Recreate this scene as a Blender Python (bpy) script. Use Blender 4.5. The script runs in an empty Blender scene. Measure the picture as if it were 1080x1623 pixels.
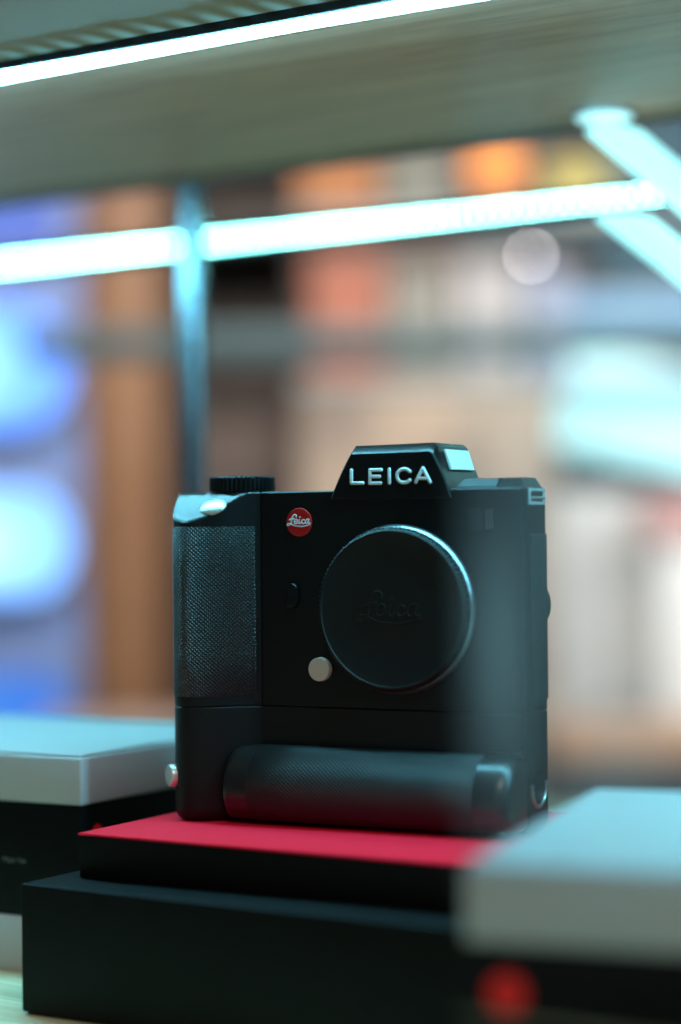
import bpy, bmesh, math, random
from mathutils import Vector, Matrix
random.seed(7)
sc = bpy.context.scene
COL = sc.collection
R = math.radians

# ------------------------------------------------------------------ camera
cam_d = bpy.data.cameras.new("view_camera")
cam = bpy.data.objects.new("view_camera", cam_d)
COL.objects.link(cam)
sc.camera = cam
cam_d.sensor_fit = 'VERTICAL'
cam_d.sensor_height = 36.0
cam_d.lens = 36.0 * 3300 / 1623
cam_d.clip_start, cam_d.clip_end = 0.02, 60
PITCH, ROLL, EYE = 24.5 / 3300, 0.010, 0.187
fwd = Vector((0, math.cos(PITCH), math.sin(PITCH)))
up0 = Vector((0, -math.sin(PITCH), math.cos(PITCH)))
rt0 = Vector((1, 0, 0))
rt = rt0 * math.cos(ROLL) - up0 * math.sin(ROLL)
up = up0 * math.cos(ROLL) + rt0 * math.sin(ROLL)
cam.matrix_world = Matrix(((rt.x, up.x, -fwd.x, 0), (rt.y, up.y, -fwd.y, 0), (rt.z, up.z, -fwd.z, EYE), (0, 0, 0, 1)))
cam_d.dof.use_dof = True
cam_d.dof.focus_distance = 0.832
cam_d.dof.aperture_fstop = cam_d.lens / 32.5
cam_d.dof.aperture_blades = 0

# ------------------------------------------------------------------ world, exposure
w = bpy.data.worlds.new("World")
sc.world = w
w.use_nodes = True
w.node_tree.nodes["Background"].inputs[0].default_value = (0.80, 0.95, 1.0, 1)
w.node_tree.nodes["Background"].inputs[1].default_value = 0.06
sc.view_settings.view_transform = 'Standard'
sc.view_settings.look = 'None'
sc.view_settings.exposure = 0
sc.view_settings.gamma = 1
sc.cycles.sample_clamp_indirect = 4
sc.cycles.max_bounces = 6
sc.cycles.transparent_max_bounces = 12

LED = (0.20, 0.76, 1.0)


def lamp(name, loc, aim, size, size_y, power, color, spread=160):
    d = bpy.data.lights.new(name, 'AREA')
    d.shape = 'RECTANGLE'
    d.size, d.size_y, d.energy, d.color = size, size_y, power, color
    d.spread = R(spread)
    o = bpy.data.objects.new(name, d)
    COL.objects.link(o)
    o.location = loc
    o.rotation_euler = (Vector(aim) - Vector(loc)).to_track_quat('-Z', 'Y').to_euler()
    return o


# unseen lamps added to light the shop behind the showcase
lamp("unseen_shop_lamp", (0.0, 1.9, 1.0), (0.0, 3.1, 0.2), 1.6, 0.3, 11.5, (1.0, 0.90, 0.82), 120)
lamp("unseen_shop_right_lamp", (1.1, 2.1, 0.7), (0.42, 3.0, 0.0), 0.5, 0.9, 5.0, (0.86, 0.96, 1.0), 100)


# soft fill light added behind the viewer, out of view
lamp("fill_lamp", (0.15, -0.9, 1.75), (0.0, 0.85, 0.15), 0.8, 0.6, 15.5, (1.0, 0.98, 0.92), 170)


# ------------------------------------------------------------------ materials
def mat(name, color, rough=0.5, metal=0.0, spec=0.5, emit=None, estr=0.0, coat=0.0):
    m = bpy.data.materials.new(name)
    m.use_nodes = True
    b = m.node_tree.nodes["Principled BSDF"]
    b.inputs["Base Color"].default_value = (*color, 1)
    b.inputs["Roughness"].default_value = rough
    b.inputs["Metallic"].default_value = metal
    b.inputs["Specular IOR Level"].default_value = spec
    b.inputs["Coat Weight"].default_value = coat
    if emit:
        b.inputs["Emission Color"].default_value = (*emit, 1)
        b.inputs["Emission Strength"].default_value = estr
    return m


def N(m, typ, **kw):
    n = m.node_tree.nodes.new(typ)
    for k, v in kw.items():
        setattr(n, k, v)
    return n


def L(m, a, b):
    m.node_tree.links.new(a, b)


def grain(m, scale, amount, dist=0.0002, stretch=(1, 1, 1), rough=None):
    """fine relief from noise, with a matching roughness variation"""
    b = m.node_tree.nodes["Principled BSDF"]
    tc, mp = N(m, "ShaderNodeTexCoord"), N(m, "ShaderNodeMapping")
    mp.inputs["Scale"].default_value = stretch
    nz = N(m, "ShaderNodeTexNoise")
    nz.inputs["Scale"].default_value = scale
    nz.inputs["Detail"].default_value = 3
    bp = N(m, "ShaderNodeBump")
    bp.inputs["Strength"].default_value = amount
    bp.inputs["Distance"].default_value = dist
    L(m, tc.outputs["Object"], mp.inputs["Vector"])
    L(m, mp.outputs["Vector"], nz.inputs["Vector"])
    L(m, nz.outputs["Fac"], bp.inputs["Height"])
    L(m, bp.outputs["Normal"], b.inputs["Normal"])
    if rough:
        n2 = N(m, "ShaderNodeTexNoise")
        n2.inputs["Scale"].default_value = scale * 0.02
        n2.inputs["Detail"].default_value = 6
        mr = N(m, "ShaderNodeMapRange")
        mr.inputs["To Min"].default_value, mr.inputs["To Max"].default_value = rough
        L(m, mp.outputs["Vector"], n2.inputs["Vector"])
        L(m, n2.outputs["Fac"], mr.inputs["Value"])
        L(m, mr.outputs["Result"], b.inputs["Roughness"])
    return m


def wood(name, dark, light, scale, rough=0.5, bump=0.15):
    """long grain along local X"""
    m = mat(name, light, rough)
    b = m.node_tree.nodes["Principled BSDF"]
    tc, mp = N(m, "ShaderNodeTexCoord"), N(m, "ShaderNodeMapping")
    mp.inputs["Scale"].default_value = (1.0, 14.0, 14.0)
    nz = N(m, "ShaderNodeTexNoise")
    nz.inputs["Scale"].default_value = scale
    nz.inputs["Detail"].default_value = 8
    nz.inputs["Roughness"].default_value = 0.65
    nz.inputs["Distortion"].default_value = 0.6
    m2 = N(m, "ShaderNodeMapping")
    m2.inputs["Scale"].default_value = (1.0, 40.0, 40.0)
    n2 = N(m, "ShaderNodeTexNoise")
    n2.inputs["Scale"].default_value = scale * 4
    n2.inputs["Detail"].default_value = 4
    ad = N(m, "ShaderNodeMath", operation='MULTIPLY_ADD')
    ad.inputs[1].default_value = 0.35
    cr = N(m, "ShaderNodeValToRGB")
    cr.color_ramp.elements[0].position, cr.color_ramp.elements[0].color = 0.45, (*dark, 1)
    cr.color_ramp.elements[1].position, cr.color_ramp.elements[1].color = 0.85, (*light, 1)
    bp = N(m, "ShaderNodeBump")
    bp.inputs["Strength"].default_value, bp.inputs["Distance"].default_value = bump, 0.0005
    L(m, tc.outputs["Object"], mp.inputs["Vector"])
    L(m, tc.outputs["Object"], m2.inputs["Vector"])
    L(m, mp.outputs["Vector"], nz.inputs["Vector"])
    L(m, m2.outputs["Vector"], n2.inputs["Vector"])
    L(m, n2.outputs["Fac"], ad.inputs[0])
    L(m, nz.outputs["Fac"], ad.inputs[2])
    L(m, ad.outputs["Value"], cr.inputs["Fac"])
    L(m, cr.outputs["Color"], b.inputs["Base Color"])
    L(m, ad.outputs["Value"], bp.inputs["Height"])
    L(m, bp.outputs["Normal"], b.inputs["Normal"])
    return m


def leather(name, pitch_u, pitch_v, color, rough, relief=0.00036):
    """crossed diamond knurl on the UV map (metres), so that it follows the curved grips"""
    m = mat(name, color, rough, spec=0.62)
    b = m.node_tree.nodes["Principled BSDF"]
    uv, sep = N(m, "ShaderNodeUVMap"), N(m, "ShaderNodeSeparateXYZ")
    L(m, uv.outputs["UV"], sep.inputs["Vector"])

    def wave(sign):
        a = N(m, "ShaderNodeMath", operation='MULTIPLY')
        a.inputs[1].default_value = math.pi / pitch_u
        c = N(m, "ShaderNodeMath", operation='MULTIPLY')
        c.inputs[1].default_value = sign * math.pi / pitch_v
        s = N(m, "ShaderNodeMath", operation='ADD')
        L(m, sep.outputs["X"], a.inputs[0])
        L(m, sep.outputs["Y"], c.inputs[0])
        L(m, a.outputs[0], s.inputs[0])
        L(m, c.outputs[0], s.inputs[1])
        sn = N(m, "ShaderNodeMath", operation='SINE')
        L(m, s.outputs[0], sn.inputs[0])
        ab = N(m, "ShaderNodeMath", operation='ABSOLUTE')
        L(m, sn.outputs[0], ab.inputs[0])
        return ab
    mn = N(m, "ShaderNodeMath", operation='MINIMUM')
    L(m, wave(1).outputs[0], mn.inputs[0])
    L(m, wave(-1).outputs[0], mn.inputs[1])
    pw = N(m, "ShaderNodeMath", operation='POWER')
    pw.inputs[1].default_value = 0.7
    L(m, mn.outputs[0], pw.inputs[0])
    bp = N(m, "ShaderNodeBump")
    bp.inputs["Strength"].default_value = 1.0
    bp.inputs["Distance"].default_value = relief
    L(m, pw.outputs[0], bp.inputs["Height"])
    L(m, bp.outputs["Normal"], b.inputs["Normal"])
    return m


M = {}
M['black'] = grain(mat('black_anodised_metal', (0.0045, 0.0045, 0.005), 0.42, spec=0.3), 2600, 0.25, 0.0001, rough=(0.36, 0.48))
M['satin'] = grain(mat('satin_black_paint', (0.0055, 0.0055, 0.006), 0.30, spec=0.38), 2600, 0.12, 0.0001, rough=(0.25, 0.32))
M['grip_rubber'] = leather('diamond_textured_rubber', 0.00175, 0.0016, (0.009, 0.0095, 0.0095), 0.40, 0.0005)
M['grip_rubber_fine'] = leather('diamond_textured_rubber_flat', 0.0019, 0.0015, (0.007, 0.0075, 0.0075), 0.40, 0.00018)
M['rubber'] = grain(mat('smooth_rubber', (0.016, 0.017, 0.018), 0.6, spec=0.4), 1800, 0.3, 0.0001)
M['silver'] = mat('brushed_silver', (0.72, 0.71, 0.66), 0.38, metal=0.75)
M['steel'] = mat('polished_steel', (0.75, 0.77, 0.8), 0.22, metal=1.0)
M['chrome'] = mat('chrome_tube', (0.42, 0.47, 0.54), 0.2, metal=1.0)
M['gloss'] = mat('gloss_black_paint', (0.005, 0.005, 0.0055), 0.32, spec=0.75)
M['mount'] = mat('dark_satin_chrome', (0.30, 0.31, 0.32), 0.30, metal=0.9)
M['lug'] = mat('satin_lug_metal', (0.70, 0.74, 0.78), 0.35, metal=0.35)
M['cream'] = mat('cream_button', (0.62, 0.60, 0.52), 0.45)
M['white_paint'] = mat('white_enamel', (0.90, 0.91, 0.91), 0.35, spec=0.7, coat=0.5)
M['red_enamel'] = mat('red_enamel', (0.62, 0.006, 0.004), 0.42)
M['dot'] = mat('bright_red_print', (0.95, 0.008, 0.005), 0.5)
M['sticker'] = mat('white_sticker', (0.94, 0.95, 0.95), 0.35, spec=0.7)
M['cap'] = grain(mat('matte_cap_plastic', (0.006, 0.0065, 0.0065), 0.5, spec=0.34), 3200, 0.35, 0.0001, rough=(0.46, 0.6))
M['glassdark'] = mat('dark_window', (0.012, 0.013, 0.015), 0.35)
M['red_cloth'] = grain(mat('red_lining', (0.95, 0.006, 0.030), 0.75, spec=0.2), 1400, 0.5, 0.0003)
M['black_card'] = grain(mat('black_card', (0.003, 0.0033, 0.003), 0.5, spec=0.14), 900, 0.25, 0.0002, rough=(0.42, 0.62))
M['white_card'] = grain(mat('white_card', (0.46, 0.47, 0.47), 0.5, spec=0.4), 500, 0.1, 0.0002)
M['band_card'] = grain(mat('black_gloss_card', (0.003, 0.003, 0.003), 0.5, spec=0.12), 500, 0.05, 0.0002)
M['board'] = wood('shelf_wood', (0.42, 0.175, 0.105), (0.78, 0.38, 0.26), 7, 0.55)
M['floor'] = wood('display_floor_wood', (0.48, 0.43, 0.25), (0.80, 0.74, 0.48), 6, 0.5)
M['orange_wood'] = wood('orange_edge_wood', (0.30, 0.12, 0.045), (0.45, 0.2, 0.08), 5, 0.5)
M['alu'] = mat('aluminium', (0.45, 0.47, 0.5), 0.35, metal=1.0)
M['dark_alu'] = mat('dark_aluminium', (0.05, 0.055, 0.065), 0.4, metal=0.8)
M['led'] = mat('led_diffuser', (0.9, 0.9, 0.9), 0.4, emit=LED, estr=104)
M['reflected_chip'] = mat('reflected_chip', (0.9, 0.9, 0.9), 0.4, emit=(0.22, 0.95, 0.87), estr=62)
M['led_spill'] = mat('painted_led_spill', (0.40, 0.25, 0.15), 0.5)


def led_spill_nodes(m):
    """LED spill on the board painted as emission: evenly spaced soft pools of light"""
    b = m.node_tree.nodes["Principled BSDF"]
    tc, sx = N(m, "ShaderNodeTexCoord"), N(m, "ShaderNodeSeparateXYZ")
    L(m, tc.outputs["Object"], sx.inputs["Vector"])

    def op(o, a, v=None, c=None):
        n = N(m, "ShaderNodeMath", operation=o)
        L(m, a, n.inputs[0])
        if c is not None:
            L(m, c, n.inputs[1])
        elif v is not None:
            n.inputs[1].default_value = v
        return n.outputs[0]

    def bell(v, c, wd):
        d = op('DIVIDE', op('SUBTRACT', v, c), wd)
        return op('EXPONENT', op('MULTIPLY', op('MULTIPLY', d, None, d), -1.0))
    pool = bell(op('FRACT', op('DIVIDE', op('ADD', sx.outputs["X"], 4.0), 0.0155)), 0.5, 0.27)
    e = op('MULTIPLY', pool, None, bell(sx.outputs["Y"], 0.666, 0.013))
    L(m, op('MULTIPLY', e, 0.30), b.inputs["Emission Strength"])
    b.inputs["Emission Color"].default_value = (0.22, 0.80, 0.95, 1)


led_spill_nodes(M['led_spill'])
M['tube'] = mat('reflection_glow', (0.8, 0.9, 0.9), 0.3, emit=(0.42, 0.98, 0.98), estr=1.35)  # glow of the slanted glass reflections
M['puck'] = mat('puck_light_face', (0.8, 0.9, 0.9), 0.3, emit=(0.45, 0.88, 0.92), estr=1.1)


def pane_material():  # clear glass whose reflection haze is painted in as a scattering layer
    m = bpy.data.materials.new('glass_reflection_haze')
    m.use_nodes = True
    nt = m.node_tree
    nt.nodes.clear()
    out = N(m, "ShaderNodeOutputMaterial")
    tr, di, tl = N(m, "ShaderNodeBsdfTransparent"), N(m, "ShaderNodeBsdfDiffuse"), N(m, "ShaderNodeBsdfTranslucent")
    gl = N(m, "ShaderNodeBsdfGlossy")
    tr.inputs[0].default_value = (0.97, 0.985, 0.985, 1)
    di.inputs[0].default_value = (0.86, 0.82, 0.82, 1)
    tl.inputs[0].default_value = (0.86, 0.82, 0.82, 1)
    gl.inputs["Roughness"].default_value = 0.02
    tc, mp, nz = N(m, "ShaderNodeTexCoord"), N(m, "ShaderNodeMapping"), N(m, "ShaderNodeTexNoise")
    mp.inputs["Scale"].default_value = (46, 46, 8)
    nz.inputs["Scale"].default_value = 1.0
    nz.inputs["Detail"].default_value = 3
    mr = N(m, "ShaderNodeMapRange")
    mr.inputs["From Min"].default_value, mr.inputs["From Max"].default_value = 0.36, 0.68
    mr.inputs["To Min"].default_value, mr.inputs["To Max"].default_value = 0.012, 0.080
    L(m, tc.outputs["Object"], mp.inputs["Vector"])
    L(m, mp.outputs["Vector"], nz.inputs["Vector"])
    L(m, nz.outputs["Fac"], mr.inputs["Value"])
    sx, lo, ml = N(m, "ShaderNodeSeparateXYZ"), N(m, "ShaderNodeMapRange"), N(m, "ShaderNodeMath", operation='MULTIPLY')
    lo.interpolation_type = 'SMOOTHSTEP'                    # the painted haze fades out towards the bottom
    lo.inputs["From Min"].default_value, lo.inputs["From Max"].default_value = 0.078, 0.135
    L(m, tc.outputs["Object"], sx.inputs["Vector"])
    L(m, sx.outputs["Z"], lo.inputs["Value"])
    L(m, mr.outputs["Result"], ml.inputs[0])
    L(m, lo.outputs["Result"], ml.inputs[1])
    # one broad upright streak of painted reflection near the left edge of the door

    def bump_fn(out, c, wd):
        a1, a2, a3, a4 = (N(m, "ShaderNodeMath", operation=o) for o in ('SUBTRACT', 'DIVIDE', 'MULTIPLY', 'MULTIPLY'))
        a1.inputs[1].default_value, a2.inputs[1].default_value, a4.inputs[1].default_value = c, wd, -1.0
        L(m, out, a1.inputs[0])
        L(m, a1.outputs[0], a2.inputs[0])
        L(m, a2.outputs[0], a3.inputs[0])
        L(m, a2.outputs[0], a3.inputs[1])
        L(m, a3.outputs[0], a4.inputs[0])
        e = N(m, "ShaderNodeMath", operation='EXPONENT')
        L(m, a4.outputs[0], e.inputs[0])
        return e
    sm, s2, tot = N(m, "ShaderNodeMath", operation='MULTIPLY'), N(m, "ShaderNodeMath", operation='MULTIPLY'), N(m, "ShaderNodeMath", operation='ADD')
    L(m, bump_fn(sx.outputs["X"], -0.2605, 0.0065).outputs[0], sm.inputs[0])
    L(m, bump_fn(sx.outputs["Z"], 0.160, 0.026).outputs[0], sm.inputs[1])
    s2.inputs[1].default_value = 0.10
    L(m, sm.outputs[0], s2.inputs[0])
    L(m, s2.outputs[0], tot.inputs[0])
    hi, m2_ = N(m, "ShaderNodeMapRange"), N(m, "ShaderNodeMath", operation='MULTIPLY')
    hi.interpolation_type = 'SMOOTHSTEP'
    hi.inputs["From Min"].default_value, hi.inputs["From Max"].default_value = 0.24, 0.31
    hi.inputs["To Min"].default_value, hi.inputs["To Max"].default_value = 1.0, 0.30
    L(m, sx.outputs["Z"], hi.inputs["Value"])
    L(m, ml.outputs[0], m2_.inputs[0])
    L(m, hi.outputs["Result"], m2_.inputs[1])
    L(m, m2_.outputs[0], tot.inputs[1])
    haze_mix = N(m, "ShaderNodeMixShader")
    haze_mix.inputs[0].default_value = 0.6
    L(m, di.outputs[0], haze_mix.inputs[1])
    L(m, tl.outputs[0], haze_mix.inputs[2])
    a, c = N(m, "ShaderNodeMixShader"), N(m, "ShaderNodeMixShader")
    L(m, tot.outputs[0], a.inputs[0])
    L(m, tr.outputs[0], a.inputs[1])
    L(m, haze_mix.outputs[0], a.inputs[2])
    c.inputs[0].default_value = 0.025
    L(m, a.outputs[0], c.inputs[1])
    L(m, gl.outputs[0], c.inputs[2])
    L(m, c.outputs[0], out.inputs["Surface"])
    return m


M['pane'] = pane_material()


# ------------------------------------------------------------------ builders
def obj(name, me, material, parent=None):
    if material and not me.materials:
        me.materials.append(material)
    o = bpy.data.objects.new(name, me)
    COL.objects.link(o)
    if parent:
        o.parent = parent
    return o


def finish(bm, name, smooth=40):
    bmesh.ops.recalc_face_normals(bm, faces=bm.faces)
    for f in bm.faces:
        f.smooth = True
    for e in bm.edges:
        if len(e.link_faces) == 2:
            e.smooth = e.calc_face_angle(0) < R(smooth)
    me = bpy.data.meshes.new(name)
    bm.to_mesh(me)
    bm.free()
    return me


def thing(name, label, cat, loc=(0, 0, 0), rz=0.0, group=None):
    o = bpy.data.objects.new(name, None)
    o.empty_display_size = 0.02
    COL.objects.link(o)
    o.location = loc
    o.rotation_euler = (0, 0, rz)
    return tag(o, label, cat, group)


def tag(o, label, cat, group=None):
    o['label'], o['category'] = label, cat
    if group:
        o['group'] = group
    return o


def structure(o, kind='structure'):
    o['kind'] = kind
    return o


def add_box(bm, x0, x1, y0, y1, z0, z1, bevel=0.0, seg=2, mtx=None):
    r = bmesh.ops.create_cube(bm, size=1)
    vs = r['verts']
    for v in vs:
        v.co = Vector(((x0 + x1) / 2 + v.co.x * (x1 - x0), (y0 + y1) / 2 + v.co.y * (y1 - y0), (z0 + z1) / 2 + v.co.z * (z1 - z0)))
    if bevel:
        es = list({e for v in vs for e in v.link_edges})
        rr = bmesh.ops.bevel(bm, geom=es, offset=bevel, segments=seg, affect='EDGES', profile=0.5)
        vs = list({v for f in rr['faces'] for v in f.verts} | {v for v in vs if v.is_valid})
    if mtx is not None:
        bmesh.ops.transform(bm, matrix=mtx, verts=[v for v in vs if v.is_valid])


def box(name, x0, x1, y0, y1, z0, z1, m, parent=None, bevel=0.0, seg=2):
    bm = bmesh.new()
    add_box(bm, x0, x1, y0, y1, z0, z1, bevel, seg)
    return obj(name, finish(bm, name), m, parent)


def loft_bm(bm, rings, cap0=True, cap1=True, closed=True):
    vr = [[bm.verts.new(p) for p in ring] for ring in rings]
    n = len(rings[0])
    for a, b in zip(vr, vr[1:]):
        for i in range(n if closed else n - 1):
            j = (i + 1) % n
            bm.faces.new((a[i], a[j], b[j], b[i]))
    if cap0:
        bm.faces.new(vr[0])
    if cap1:
        bm.faces.new(vr[-1])
    return vr


def loft(name, rings, m, parent=None, smooth=40, **kw):
    bm = bmesh.new()
    loft_bm(bm, rings, **kw)
    return obj(name, finish(bm, name, smooth), m, parent)


def inset(poly, d):
    """offset a closed 2D outline inwards (outline runs either way round)"""
    n = len(poly)
    area = sum(poly[i][0] * poly[(i + 1) % n][1] - poly[(i + 1) % n][0] * poly[i][1] for i in range(n))
    s = 1 if area > 0 else -1
    out = []
    for i in range(n):
        p, q, r = Vector(poly[i - 1]), Vector(poly[i]), Vector(poly[(i + 1) % n])
        a, b = (q - p).normalized(), (r - q).normalized()
        na, nb = Vector((-a.y, a.x)) * s, Vector((-b.y, b.x)) * s
        k = na + nb
        k = k / max(0.35, k.length_squared / 2)
        out.append((q.x + k.x * d, q.y + k.y * d))
    return out


def smooth_poly(pts, n, closed=False):
    """Catmull-Rom through the points"""
    out = []
    m = len(pts)
    segs = m if closed else m - 1
    for i in range(segs):
        P = [Vector(pts[(i + k) % m] if closed else pts[min(max(i + k, 0), m - 1)]) for k in (-1, 0, 1, 2)]
        for k in range(n):
            t = k / n
            out.append(tuple(0.5 * ((2 * P[1]) + (P[2] - P[0]) * t + (2 * P[0] - 5 * P[1] + 4 * P[2] - P[3]) * t * t + (3 * P[1] - P[0] - 3 * P[2] + P[3]) * t ** 3)))
    if not closed:
        out.append(tuple(pts[-1]))
    return out


def lathe_bm(bm, prof, n, cx=0, cz=0, y0=0.0, cap=True):
    """turned around an axis along Y; prof = (radius, y)"""
    rings = [[(cx + r * math.cos(2 * math.pi * k / n), y0 + y, cz + r * math.sin(2 * math.pi * k / n)) for k in range(n)] for r, y in prof]
    loft_bm(bm, rings, cap, cap)


def lathe(name, prof, m, parent=None, n=96, cx=0, cz=0, y0=0.0, smooth=35):
    bm = bmesh.new()
    lathe_bm(bm, prof, n, cx, cz, y0)
    return obj(name, finish(bm, name, smooth), m, parent)


def stroke_bm(bm, pts, w, h, y, n=10):
    """a raised stroke with round ends on the plane y, seen from -Y: pts are (x, z)"""
    P = [Vector(p) for p in pts]
    m = len(P)
    tan = []
    for i in range(m):
        a = (P[min(i + 1, m - 1)] - P[max(i - 1, 0)])
        tan.append(a.normalized() if a.length > 1e-9 else Vector((1, 0)))
    secs = []
    for k in range(4):                                    # round start
        a = math.pi / 2 * (1 - k / 4)
        secs.append((P[0] - tan[0] * (w / 2 * math.sin(a)), tan[0], max(0.04, math.cos(a))))
    for i in range(m):
        secs.append((P[i], tan[i], 1.0))
    for k in range(1, 5):
        a = math.pi / 2 * k / 4
        secs.append((P[-1] + tan[-1] * (w / 2 * math.sin(a)), tan[-1], max(0.04, math.cos(a))))
    rings = []
    for c, t, s in secs:
        nrm = Vector((-t.y, t.x))
        ring = []
        for k in range(n):
            a = 2 * math.pi * k / n
            ca, sa = math.cos(a), math.sin(a)
            ca = math.copysign(abs(ca) ** 0.85, ca)
            sa = math.copysign(abs(sa) ** 0.85, sa)
            q = c + nrm * (w / 2 * s * ca)
            ring.append((q.x, y - h * s * sa, q.y))
        rings.append(ring)
    loft_bm(bm, rings)


def resample(pts, n=5):
    return smooth_poly(pts, n) if len(pts) > 2 else pts


def rrect(x0, x1, y0, y1, rad, n=6):
    """rad: front-left, front-right, back-right, back-left"""
    out = []
    for (cx, cy, a0), r in zip(((x0, y0, 180), (x1, y0, 270), (x1, y1, 0), (x0, y1, 90)), rad):
        sx = 1 if cx == x0 else -1
        sy = 1 if cy == y0 else -1
        for k in range(n + 1):
            a = R(a0 + 90 * k / n)
            out.append((cx + sx * r + r * math.cos(a), cy + sy * r + r * math.sin(a)))
    return out


mm = 0.001

# ------------------------------------------------------------------ the showcase (setting)
SH = R(-34)          # the showcase runs 34 degrees to the picture
floor = structure(box('display_floor', -1.3, 0.5, 0.20, 1.25, -0.02, 0, M['floor'], bevel=0.001))
floor.rotation_euler = (0, 0, SH)
shop_floor = structure(box('floor', -4, 4, -2, 8, -0.97, -0.95, mat('shop_floor_tile', (0.12, 0.10, 0.09), 0.4)))

shelf = thing('wooden_shelf', 'wooden shelf board overhead with the white light strip under it', 'shelf', (0, 0, 0.392), SH)
box('board', -1.5, 0.6, 0.44, 0.940, 0.0, 0.018, M['board'], shelf, 0.0008)
box('edge_lip', -1.5, 0.6, 0.941, 0.953, -0.0015, 0.018, M['orange_wood'], shelf, 0.0005)
box('rear_rail', -1.5, 0.6, 0.9535, 0.968, -0.003, 0.004, M['dark_alu'], shelf, 0.001)

strip = thing('light_strip', 'long white light strip running under the front of the wooden shelf', 'light strip', (0, 0, 0.392), SH)
bm = bmesh.new()
add_box(bm, -1.3, 0.45, 0.6715, 0.6885, -0.003, -0.0002)
add_box(bm, -1.3, 0.45, 0.6680, 0.6710, -0.0045, -0.0002)
obj('profile', finish(bm, 'profile'), M['dark_alu'], strip)
bm = bmesh.new()
ring = [(0.680 + 0.0062 * math.cos(a), -0.0016 - 0.0046 * math.sin(a)) for a in [math.pi * k / 10 for k in range(11)]]
loft_bm(bm, [[(x, y, z) for y, z in ring] for x in (-1.29, -0.6, 0.0, 0.44)])
obj('diffuser', finish(bm, 'diffuser', 60), M['led'], strip)
box('led_spill_sheet', -1.29, 0.44, 0.560, 0.6665, -0.0010, -0.0002, M['led_spill'], strip)  # sheet added to carry the painted LED spill on the board

post = thing('chrome_post', 'upright chrome post at the rear edge of the wooden shelf', 'post', (0, 0, 0), SH)
bm = bmesh.new()
px, py = -0.768, 0.982
loft_bm(bm, [[(px + r * math.cos(2 * math.pi * k / 32), py + r * math.sin(2 * math.pi * k / 32), z) for k in range(32)] for r, z in ((0.0080, 0.004), (0.0080, 0.3895))])
obj('tube', finish(bm, 'tube'), M['chrome'], post)
bm = bmesh.new()
loft_bm(bm, [[(px + r * math.cos(2 * math.pi * k / 32), py + r * math.sin(2 * math.pi * k / 32), z) for k in range(32)] for r, z in ((0.016, 0), (0.016, 0.003), (0.013, 0.0045))])
obj('foot_plate', finish(bm, 'foot_plate'), M['chrome'], post)

# reflection of the front strip, built as glowing chips that melt together out of focus
far = thing('strip_reflection', 'cyan reflection of the front light strip crossing behind the chrome post', 'light strip', (0, 0, 0.399), SH)
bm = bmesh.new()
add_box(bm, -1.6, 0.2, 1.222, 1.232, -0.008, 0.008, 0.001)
obj('profile', finish(bm, 'profile'), M['dark_alu'], far)  # dark backing added for the reflected row
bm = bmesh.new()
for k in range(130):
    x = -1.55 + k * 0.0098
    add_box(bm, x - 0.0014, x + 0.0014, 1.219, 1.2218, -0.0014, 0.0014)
structure(obj('reflected_led_row', finish(bm, 'reflected_led_row'), M['reflected_chip'], far), 'stuff')

# puck light, and two slanted glass reflections at the right built as glowing rods
puck = thing('puck_light', 'small round puck light set in the underside of the shelf', 'puck light', (0.1327, 1.0319, 0.3918))
bm = bmesh.new()
loft_bm(bm, [[(r * math.cos(2 * math.pi * k / 48), r * math.sin(2 * math.pi * k / 48), z) for k in range(48)] for r, z in ((0.0162, 0.0), (0.0162, -0.002), (0.0148, -0.0025))])
obj('bezel', finish(bm, 'bezel'), M['alu'], puck)
bm = bmesh.new()
loft_bm(bm, [[(r * math.cos(2 * math.pi * k / 48), r * math.sin(2 * math.pi * k / 48), z) for k in range(48)] for r, z in ((0.0142, -0.0026), (0.0132, -0.0036))])
obj('lens', finish(bm, 'lens'), M['puck'], puck)


def reflection_rod(name, label, p, d, length):
    t = thing(name, label, 'glass reflection', p, 0, 'glass reflections at the right end of the case')
    d = Vector(d).normalized()

    def ring(k, f):
        return [(d.x * k + 0.0142 * f * math.cos(q), d.y * k + 0.0110 * f * math.sin(q), d.z * k) for q in [2 * math.pi * i / 40 for i in range(40)]]
    loft('reflection_band', [ring(0, 0.93), ring(0.0010, 1), ring(length * .5, 1), ring(length, 1)], M['tube'], t, 30)
    loft('reflection_end', [ring(-0.0016, 0.80), ring(-0.0004, 0.86), ring(-0.0001, 0.86)], M['puck'], t, 30)
    return t


reflection_rod('glass_reflection', 'slanted cyan glass reflection directly below the round puck light', (0.1362, 1.025, 0.3812), (0.757, 0.02, -0.65), 0.15)
reflection_rod('glass_reflection', 'lower slanted cyan glass reflection that starts under the reflected row of lights', (0.1413, 1.030, 0.3389), (0.78, 0.02, -0.62), 0.15)

# glass sliding door of the case, its left edge crosses the view
pane = box('glass_door', -0.272, 0.35, 0.4555, 0.4595, 0.001, 0.391, M['pane'])
pane.rotation_euler = (0, 0, SH)
tag(pane, 'clear glass sliding door with painted reflection haze in front of the right half of the display', 'glass door')

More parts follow.
